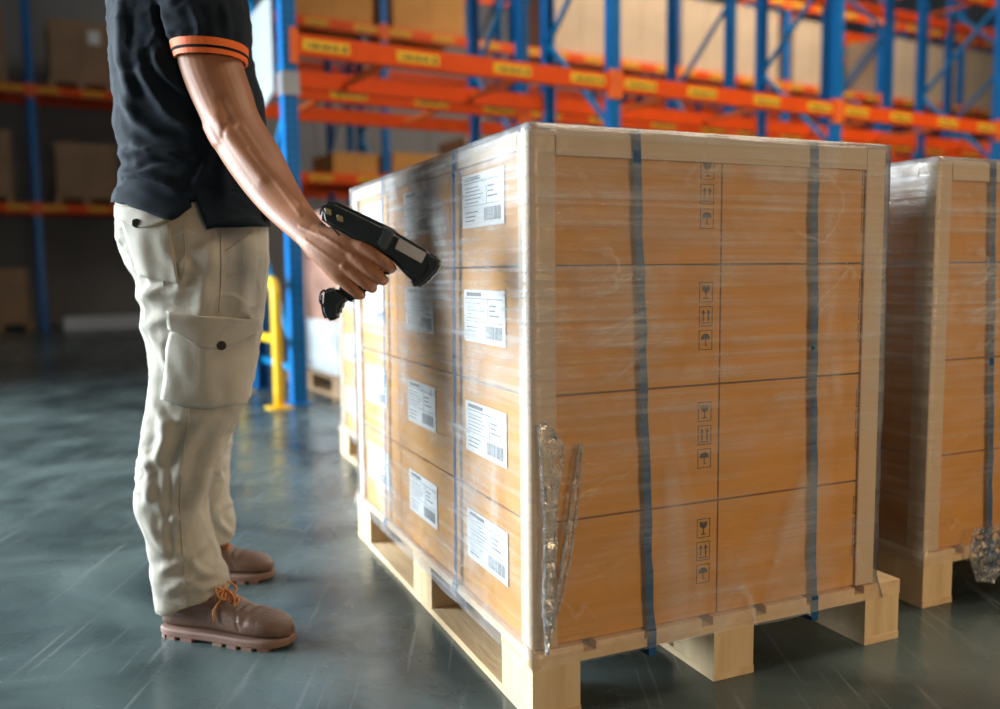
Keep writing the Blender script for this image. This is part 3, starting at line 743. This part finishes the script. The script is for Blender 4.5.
def skinf(co, no):
    p = px_of(co); o_ = np.zeros(len(co)); nr = no[:, 1] < .3
    for pts, w_, amp in [([(300, 226), (325, 238), (352, 255)], 1.6, .0013), ([(318, 232), (340, 246)], 1.4, .0012), ([(305, 240), (330, 258), (345, 268)], 1.6, .0012),
                         ([(216, 118), (232, 140), (262, 178)], 7, .005), ([(222, 100), (232, 122)], 5, -.004), ([(240, 128), (262, 160), (300, 205)], 5, .0035), ([(206, 128), (215, 142)], 5, .004),
                         ([(226, 120), (224, 135)], 3, -.0025), ([(250, 150), (285, 195), (300, 215)], 2.0, .0013),
                         ([(376, 253), (380, 262)], 1.2, -.0011), ([(366, 266), (371, 274)], 1.2, -.0011)]:
        dm = np.full(len(co), 1e9)
        for a, b in zip(pts, pts[1:]):
            d, t = segdist(p, np.array(a, float), np.array(b, float)); dm = np.minimum(dm, d)
        o_ += nr*amp*np.exp(-(dm/w_)**2)
    return o_
person = remesh('person', bm, 'skin', .0024, smooth=4, shape=skinf)
tag(person, 'standing worker in black polo shirt and khaki cargo trousers aiming a handheld scanner', 'person')
# hair and eyes
bm = bmesh.new()
def hb2(c, r, sc): 
    v = bmesh.ops.create_uvsphere(bm, u_segments=24, v_segments=16, radius=1)['verts']
    for x in v: x.co = hm @ Vector((c[0]+x.co.x*r*sc[0], c[1]+x.co.y*r*sc[1], c[2]+x.co.z*r*sc[2]))
hb2((-.016, 0, .046), .102, (1, .83, .90)); hb2((-.055, 0, -.01), .06, (.8, 1.1, 1.1))
remesh('hair', bm, 'hair', .005, person, smooth=3)
bm = bmesh.new()
for s in (-1, 1): hb2((.079, s*.031, .006), .0115, (1, 1, 1))
link('eyes', bm, 'eye', person, smooth=True)
bm = bmesh.new()
for s in (-1, 1): hb2((.0862, s*.0315, .004), .0055, (1, 1, 1))
link('irises', bm, 'button', person, smooth=True)

# --- trousers
bm = bmesh.new()
loft(bm, interp_rings([(186, 126, 260, 2.07, .160), (215, 124, 264, 2.07, .172), (240, 127, 265, 2.06, .18), (266, 136, 264, 2.06, .175), (285, 147, 260, 2.06, .15)], e=2.3))
near = [(225, 121, 265, 1.995, .085), (245, 122, 266, 1.985, .10), (262, 129, 266, 1.975, .105), (281, 137, 266, 1.97, .105), (302, 143, 265, 1.965, .105), (320, 143, 262, 1.96, .10), (349, 149, 258, 1.955, .10), (375, 151, 254, 1.95, .095),
        (400, 149, 247, 1.945, .09), (420, 145, 238, 1.94, .085), (438, 143, 229, 1.94, .082), (465, 138, 221, 1.94, .08), (491, 136, 211, 1.94, .08), (512, 138, 208, 1.94, .08), (537, 148, 211, 1.94, .08), (562, 153.5, 220, 1.94, .08)]
leg = interp_rings(near, e=2.1)
for (y, xl, xr, ti) in ((575, 154, 225, -4), (587, 156, 228, -8), (597, 161, 229, -10)):
    leg.append(ring(y, xl, xr, 1.938, .08, 2.1, tilt=-ti))
loft(bm, leg)
far = [(235, 124, 266, 2.15, .10), (262, 128, 266, 2.16, .10), (302, 143, 262, 2.18, .10), (349, 150, 250, 2.20, .095), (400, 154, 238, 2.22, .085), (440, 160, 230, 2.24, .078), (470, 164, 228, 2.25, .075), (499, 166, 230, 2.26, .075), (525, 169, 234, 2.27, .075), (541, 172, 232, 2.27, .073)]
loft(bm, interp_rings(far, e=2.1))
TF = [([(150, 395), (165, 430), (158, 470)], 6, .006), ([(205, 425), (185, 450), (180, 490)], 6, .006), ([(222, 430), (205, 470), (186, 520)], 7, .008),
      ([(146, 440), (172, 422), (215, 416)], 5, .003), ([(140, 480), (158, 505), (185, 522)], 5, .004), ([(205, 478), (190, 505), (160, 530)], 5, .004), ([(146, 520), (160, 545), (190, 556)], 4, .003),
      ([(158, 572), (180, 562), (208, 540)], 5, .006), ([(162, 592), (190, 580), (222, 562)], 5, .006), ([(190, 560), (205, 575), (224, 575)], 4, .005),
      ([(139, 470), (158, 455), (170, 430)], 6, .006), ([(134, 300), (160, 290), (200, 288)], 7, .007), ([(146, 325), (170, 318), (196, 322)], 5, .005), ([(130, 270), (150, 285), (185, 288)], 5, -.005),
      ([(185, 255), (178, 290)], 4, .004), ([(140, 235), (145, 265), (150, 285)], 5, .005), ([(160, 240), (172, 262), (200, 278)], 5, .004), ([(215, 240), (205, 290), (200, 320)], 8, .005), ([(250, 235), (245, 290), (240, 318)], 7, .005),
      ([(160, 350), (175, 375), (168, 398)], 5, .006), ([(178, 345), (190, 370), (200, 398)], 5, .005), ([(212, 350), (206, 380), (215, 405)], 5, .006), ([(238, 350), (236, 380), (228, 405)], 5, .005),
      ([(222, 480), (214, 510), (222, 530)], 4, .006), ([(228, 500), (218, 520), (232, 535)], 3, .006), ([(225, 462), (216, 475)], 4, .005), ([(170, 470), (168, 520), (172, 560)], 3, -.003),
      ([(143, 445), (150, 480), (147, 505)], 4, .004), ([(180, 590), (200, 588), (225, 582)], 4, .005)]
trousers = remesh('trousers', bm, 'trouser', .0045, person, smooth=4, shape=folds([(p, w_*1.05, a*1.15) for p, w_, a in TF], .004, 12))
bpy.context.view_layer.update()
def bvh(o):
    m = o.data; return BVHTree.FromPolygons([v.co.copy() for v in m.vertices], [tuple(p.vertices) for p in m.polygons])
TB = bvh(trousers)
def hit(tree, x, y, off=0., mixy=0.):
    d = ray(x, y).normalized(); h_ = tree.ray_cast(CAM, d)
    if h_[0] is None: return None
    nn = h_[1] if h_[1].dot(d) < 0 else -h_[1]
    nn = (nn*(1-mixy)+Vector((0, -1, 0))*mixy).normalized()
    return h_[0]+nn*off
def patch(name, tree, quad, m, parent, off=.004, th=.004, nu=14, nv=12, curve=None, puff=0.):
    """panel sewn on the cloth: quad of pixel corners (tl, tr, br, bl) laid on the surface"""
    bm = bmesh.new(); g = []
    for j in range(nv+1):
        row = []
        for i in range(nu+1):
            u, v = i/nu, j/nv
            p = (np.array(quad[0])*(1-u)+np.array(quad[1])*u)*(1-v)+(np.array(quad[3])*(1-u)+np.array(quad[2])*u)*v
            if curve: p = p+np.array(curve(u, v))
            off_ = off+.006*noise.noise(Vector((p[0]*.07, p[1]*.045, 1.3)))*(1 if puff else .3)
            h_ = hit(tree, p[0], p[1], off_+puff*math.sin(math.pi*u)**.5*math.sin(math.pi*min(1, v*1.0))**.5 if puff else off_, .75)
            row.append(bm.verts.new(h_ if h_ else at(p[0], p[1], 1.9)))
        g.append(row)
    for j in range(nv):
        for i in range(nu): bm.faces.new((g[j][i], g[j+1][i], g[j+1][i+1], g[j][i+1]))
    for _ in range(5): bmesh.ops.smooth_vert(bm, verts=[v for v in bm.verts if not v.is_boundary], factor=.5, use_axis_x=True, use_axis_y=True, use_axis_z=True)
    bmesh.ops.recalc_face_normals(bm, faces=bm.faces)
    r = bmesh.ops.solidify(bm, geom=bm.faces[:], thickness=th)
    return link(name, bm, m, parent, smooth=True)
def seamline(name, tree, pts, m, parent, r=.0014, off=.0008):
    P = [hit(tree, q[0], q[1], off) for q in smooth_pts(pts, 8)]; P = [p for p in P if p]
    bm = bmesh.new(); tube(bm, P, r, n=6, k=1); return link(name, bm, m, parent, smooth=True)
patch('cargo_pocket', TB, [(172, 332), (257, 330), (246, 402), (163, 398)], 'trouser', trousers, off=.006, th=.006, curve=lambda u, v: (3*math.sin(6*v)*(u-.5), 7*v*math.sin(math.pi*u)), puff=.010, nu=20, nv=16)
patch('pocket_flap', TB, [(170, 313), (259, 319), (256, 333), (172, 329)], 'trouser', trousers, off=.017, th=.004, curve=lambda u, v: (0, 18*v*math.sin(math.pi*min(1, u*1.0))**1.2), nu=20)
patch('hip_pocket_flap', TB, [(117, 205), (150, 209), (172, 219), (117, 219)], 'trouser', trousers, off=.004, th=.004, curve=lambda u, v: (0, 9*v*math.sin(math.pi*u)))
patch('hip_pocket', TB, [(121, 219), (170, 224), (180, 284), (140, 276)], 'trouser', trousers, off=.002, th=.003)
for (x, y) in ((140, 224.5), (218, 345)):
    c = hit(TB, x, y, .022 if y > 300 else .009); bm = bmesh.new(); nrm = (CAM-c).normalized()
    q = nrm.to_track_quat('Z', 'Y').to_matrix().to_4x4(); q.translation = c
    bmesh.ops.create_cone(bm, cap_ends=True, segments=24, radius1=.0105, radius2=.009, depth=.005, matrix=q); link('button', bm, 'button', trousers, bevel=.001)
for pts in ([(221, 232), (221, 280), (219, 312)], [(191, 400), (184, 450), (180, 500), (183, 560), (186, 605)], [(184, 225), (185, 262), (180, 284)], [(160, 250), (164, 285)], [(252, 232), (226, 250)], [(163, 601), (190, 605), (228, 588)]):
    seamline('seam', TB, pts, 'stitch', trousers)

# --- polo shirt
bm = bmesh.new()
loft(bm, interp_rings([(206, 128, 262, 2.07, .170), (201, 122, 266, 2.07, .180), (190, 125, 266, 2.07, .182), (162, 131, 264, 2.07, .178), (135, 125, 262, 2.065, .178), (95, 121, 260, 2.06, .178), (51, 118, 248, 2.06, .183), (10, 118, 244, 2.06, .188), (-20, 126, 238, 2.06, .19), (-38, 142, 225, 2.07, .135), (-48, 158, 218, 2.08, .08)], e=2.3))
sl = [((150, -18), (238, -14), 1.955, .082), ((154, 8), (245, 8), 1.935, .084), ((164, 34), (246, 34), 1.925, .083), ((174, 55), (246, 55), 1.918, .080)]
rs = []
for q in smooth_pts([(*a, *b, D, d) for a, b, D, d in sl], 5):
    A1 = at(q[0], q[1], q[4]); B1 = at(q[2], q[3], q[4]); rs.append(ell((A1+B1)/2, (B1-A1)/2, Vector((0, q[5], 0)), 28, 2.2))
loft(bm, rs)
ball(bm, at(195, -18, 1.985), .088, sc=(1, .95, .8)); 
tube(bm, [at(190, -14, 2.2), at(186, 10, 2.27), at(184, 50, 2.29)], [.078, .078, .074], n=20)
SF = [([(120, 0), (122, 60), (135, 110)], 7, .006), ([(135, 60), (165, 110), (195, 130)], 7, .007), ([(118, 90), (135, 120), (160, 135)], 6, .006), ([(152, 45), (165, 75), (190, 95)], 6, .006),
      ([(118, 155), (150, 150), (190, 158)], 6, .008), ([(120, 175), (150, 178), (192, 196)], 6, .008), ([(130, 170), (160, 160), (200, 165)], 4, -.005), ([(126, 140), (150, 150), (180, 155)], 4, .005),
      ([(240, 100), (225, 150), (225, 210)], 8, .005), ([(156, 0), (160, 25), (170, 48)], 4, -.006), ([(222, 0), (228, 30), (225, 48)], 5, .004), ([(190, 5), (200, 30), (192, 48)], 5, .004), ([(190, 205), (198, 180), (215, 150)], 6, .005)]
shirt = remesh('polo_shirt', bm, 'shirt', .006, person, smooth=4, shape=folds([(p, w_*.8, a*1.4) for p, w_, a in SF], .004, 9))
bpy.context.view_layer.update()
# hem: lower front edge with a side vent
SB = bvh(shirt)
# orange cuff bands
def band(pa, pb, D, d, t0, t1, m, nm, grow=1.03):
    rs = []
    for t in (t0, t1):
        a = np.array(pa[0])*(1-t)+np.array(pb[0])*t; b = np.array(pa[1])*(1-t)+np.array(pb[1])*t
        A1 = at(a[0], a[1], D); B1 = at(b[0], b[1], D); rs.append((A1, B1))
    bm = bmesh.new(); R = []
    for (A1, B1), g in ((rs[0], grow), (rs[1], grow), (rs[1], grow-.06), (rs[0], grow-.06)):
        R.append(ell((A1+B1)/2, (B1-A1)/2*g, Vector((0, d*g, 0)), 48, 2.2))
    R.append(R[0]); loft(bm, R, cap=False); bmesh.ops.remove_doubles(bm, verts=bm.verts, dist=1e-6); bmesh.ops.recalc_face_normals(bm, faces=bm.faces)
    return link(nm, bm, m, shirt, smooth=False)
ca = ((174, 46), (245.5, 47)); cb = ((178, 61.5), (245, 62))
band(ca, cb, 1.915, .083, 0, .50, 'trim_orange', 'sleeve_band'); band(ca, cb, 1.915, .082, .52, .66, 'shirt', 'sleeve_stripe'); band(ca, cb, 1.915, .082, .68, 1.0, 'trim_orange', 'sleeve_band', 1.02)
# shirt tails: front tail hangs lower than the back, vent between
def tail(nm, top, bot, th=.004):
    bm = bmesh.new(); n = len(top); nv = 8; g = []
    for j in range(nv+1):
        row = []
        for (a, b) in zip(smooth_pts(top, 6), smooth_pts(bot, 6)):
            p = a*(1-j/nv)+b*(j/nv); h1 = hit(SB, p[0], p[1], min(.003, -.006+.0035*j)) if j < nv*.45 else None; h2 = hit(TB, p[0], p[1], .012)
            q = min([h for h in (h1, h2) if h], key=lambda v: (v-CAM).length) if (h1 or h2) else None
            row.append(bm.verts.new(q if q else at(p[0], p[1], 2.0)))
        g.append(row)
    for j in range(nv):
        for i in range(len(g[0])-1): bm.faces.new((g[j][i], g[j+1][i], g[j+1][i+1], g[j][i+1]))
    bmesh.ops.smooth_vert(bm, verts=bm.verts[:], factor=.5, use_axis_y=True); bmesh.ops.recalc_face_normals(bm, faces=bm.faces)
    bmesh.ops.solidify(bm, geom=bm.faces[:], thickness=th); return link(nm, bm, 'shirt', shirt, smooth=True)
tail('back_tail', [(126, 176), (142, 178), (165, 184), (190, 190)], [(118, 202), (140, 210), (172, 222), (192, 209)])
tail('front_tail', [(191, 186), (215, 188), (240, 190), (266, 192)], [(206, 231), (222, 230), (245, 229), (269, 227)])

# --- boots
def make_boot(loc, rz, L=.30):
    s = L/.332
    prof = [(.000, .020, .070), (.010, .030, .098), (.035, .038, .112), (.08, .041, .120), (.125, .042, .118), (.165, .045, .104), (.205, .050, .084), (.245, .053, .074), (.285, .050, .068), (.315, .036, .058), (.332, .015, .046)]
    bm = bmesh.new(); rs = []
    for x, hw, zt in smooth_pts(prof, 3):
        rs.append(ell((x*s, 0, (zt+.022)/2), (0, hw*s, 0), (0, 0, (zt-.022)/2), 24, 2.5))
    loft(bm, rs)
    loft(bm, [ell((xx, 0, z), (rx, 0, 0), (0, .042, 0), 24) for z, xx, rx in ((.06, .075, .062), (.10, .070, .060), (.14, .064, .056), (.175, .060, .054), (.19, .060, .050))])
    for x in (.020,): pass
    def sh(co, no):
        z = co[:, 2]; x = co[:, 0]/s; out = np.zeros(len(co)); sd = np.abs(no[:, 1]) > .25
        out += -.0022*np.exp(-((x-(.215+.35*(.07-z)))/.0035)**2)*(no[:, 2] > -.3)      # vamp seam
        out += .0016*((x > .215+.35*(.07-z)))*0
        out += -.0016*np.exp(-((z-(.062+.15*np.abs(x-.02)))/.003)**2)*(x < .10)       # heel counter seam
        out += .0014*np.sin(x*190+z*60)*np.exp(-((x-.235)/.02)**2)*(no[:, 2] > .2)
        return out
    b = remesh('boot', bm, 'leather', .003, person, smooth=3, shape=sh)
    b.location = loc; b.rotation_euler = (0, 0, rz)
    # welted sole with lugs
    bm = bmesh.new()
    def outline(g, z):
        up = [(x*s+(0 if 0 < i < len(prof)-1 else (-g if i == 0 else g)), hw*s+g) for i, (x, hw, zt) in enumerate(prof)]
        pts = smooth_pts(up, 3); c = [Vector((p[0], p[1], z)) for p in pts]+[Vector((p[0], -p[1], z)) for p in pts[::-1]]; return c
    a = [outline(.001, .007), outline(.0025, .010), outline(.003, .020), outline(.0005, .025)]
    loft(bm, a)
    base = outline(.003, 0); n = len(base); acc = 0
    i = 0
    step = 3
    while i < n:
        p = base[i]; q = base[(i+2) % n]; mid = (p+q)/2; 
        if not (.105*s < mid.x < .135*s) and .004 < mid.x < .312*s:
            d = (q-p); 
            if d.length > 1e-4:
                inn = Vector((.165*s*0+mid.x, 0, 0))-mid; inn.z = 0; inn = inn.normalized() if inn.length > 1e-5 else Vector((1, 0, 0))
                c = [p, q, q+inn*.022, p+inn*.022]; extrude_poly(bm, [Vector((v.x, v.y, 0)) for v in c], Vector((0, 0, .008)))
        i += step
    bmesh.ops.recalc_face_normals(bm, faces=bm.faces)
    link('sole', bm, 'sole', b)
    # laces
    bm = bmesh.new()
    rows = [(.150, .112), (.165, .105), (.181, .096), (.196, .089)]
    for (x, z) in rows:
        tube(bm, [(x*s, -.026, z-.012), (x*s+.004, -.012, z), (x*s, 0, z+.003), (x*s-.004, .012, z), (x*s, .026, z-.012)], .0024, n=7, k=3)
    for (x, z), (x2, z2) in zip(rows, rows[1:]):
        for sg in (-1, 1): tube(bm, [(x*s, sg*.024, z-.010), ((x+x2)/2*s, 0, (z+z2)/2+.006), (x2*s, -sg*.024, z2-.010)], .0022, n=7, k=3)
    tube(bm, [(.158*s, 0, .112), (.150*s, -.020, .124), (.166*s, -.036, .112), (.176*s, -.024, .100), (.166*s, -.004, .108)], .0026, n=7, k=4)
    tube(bm, [(.158*s, 0, .112), (.150*s, .020, .124), (.166*s, .034, .110), (.176*s, .020, .102), (.166*s, .002, .108)], .0026, n=7, k=4)
    tube(bm, [(.160*s, -.006, .110), (.168*s, -.034, .100), (.160*s, -.046, .080), (.163*s, -.0485, .060)], .0026, n=7, k=4)
    tube(bm, [(.160*s, .004, .112), (.190*s, -.012, .104), (.205*s, -.028, .090)], .0026, n=7, k=4)
    link('lace', bm, 'lace', b, smooth=True)
    return b
make_boot((-.775, 1.945, 0), math.radians(-15), .318)
make_boot((-.905, 2.300, 0), math.radians(-2), .285)

# ------------------------------------------------------------------ handheld scanner
sc = thing('barcode_scanner', 'black pistol-grip barcode scanner held out in the worker\'s right hand', 'scanner', at(375, 255, 1.63))
SD = 1.612
def plate(name, pts, half, m, parent, bevel=.004, D=SD, seg=3, shift=0.):
    bm = bmesh.new(); extrude_poly(bm, [at(x, y, D)+Vector((0, -half+shift, 0)) for x, y in pts], Vector((0, 2*half, 0)))
    o = link(name, bm, m, None, bevel=bevel, seg=seg); o.parent = parent; o.matrix_parent_inverse = Matrix.Translation(-parent.location)
    for p in o.data.polygons: p.use_smooth = False
    return o
bpy.context.view_layer.update()
plate('terminal_body', [(323, 211), (328, 204), (337, 202.5), (390, 228), (396, 237), (390, 250), (380, 252), (362, 243), (330, 225), (322, 219)], .034, 'scanner', sc, .006)
plate('scan_head', [(378, 226), (392, 229), (399, 234), (430, 252), (434, 262), (424, 284), (417, 284), (407, 275), (395, 262), (378, 252), (372, 244)], .030, 'scanner', sc, .007)
plate('front_bumper', [(424, 254), (431, 253), (440, 258), (442, 264), (438, 272), (427, 283), (419, 288), (412, 284), (411, 279), (420, 277), (428, 268)], .033, 'scanner', sc, .005)
plate('collar', [(386, 225), (395, 230), (397, 235), (388, 252), (382, 250), (378, 245)], .037, 'scanner_grey', sc, .004)
plate('grip', [(362, 243), (392, 260), (388, 270), (370, 287), (356, 303), (345, 300), (336, 287), (350, 265)], .017, 'scanner', sc, .008, D=1.622)
plate('grip_base', [(323, 292), (330, 288), (336, 287), (350, 299), (341, 306), (341, 316), (336, 319.5), (328, 321), (324, 314), (322, 303)], .020, 'scanner', sc, .006, D=1.618)
plate('trigger', [(384, 258), (395, 264), (393, 272), (386, 276), (380, 272)], .006, 'scanner_grey', sc, .003, D=1.622)
plate('keypad', [(329, 203.5), (336, 201.2), (386, 225.2), (384, 228)], .026, 'scanner_grey', sc, .002)
lb = plate('rating_label', [(401, 239.5), (428, 253.5), (423, 263.5), (397, 249)], .0012, 'scanner_label', sc, .0005, shift=-.0305)
bm = bmesh.new()
for i in range(4):
    for (a, b) in ((.06, .5-.05*i), (.60, .90)):
        u = (i+.7)/4.6; c0 = np.array([401, 239.5])*(1-u)+np.array([397, 249])*u; c1 = np.array([428, 253.5])*(1-u)+np.array([423, 263.5])*u
        p = c0*(1-a)+c1*a; q = c0*(1-b)+c1*b; bar(bm, at(*p, SD)+Vector((0, -.0322, 0)), at(*q, SD)+Vector((0, -.0322, 0)), .0004, .0008, up=Vector((0, 0, 1)))
o = link('label_print', bm, 'scanner_grey', None); o.parent = lb
o.matrix_parent_inverse = lb.matrix_world.inverted() if False else Matrix.Translation(-sc.location)
for (x, y) in ((332, 213), (343.5, 219.5)):
    plate('port_cover', [(x-3.4, y-4.2), (x+2.6, y-1.8), (x+3, y+3.8), (x-2.8, y+2)], .0015, 'brass', sc, .0008, shift=-.035)
plate('scan_window', [(433.5, 257), (440.5, 261.5), (431, 281), (424, 277.5)], .022, 'glass_dark', sc, .002)
bm = bmesh.new(); tube(bm, [at(325, 213, 1.57), at(327, 222, 1.565), at(333, 228, 1.567), at(339, 235, 1.575)], .0018, n=8)
o = link('wrist_lanyard', bm, 'button', None, smooth=True); o.parent = sc; o.matrix_parent_inverse = Matrix.Translation(-sc.location)
bm = bmesh.new(); tube(bm, [at(324, 290, 1.60), at(320, 294, 1.598), at(320, 302, 1.598), at(324, 306, 1.60)], .0018, n=8)
o = link('lanyard_ring', bm, 'button', None, smooth=True); o.parent = sc; o.matrix_parent_inverse = Matrix.Translation(-sc.location)
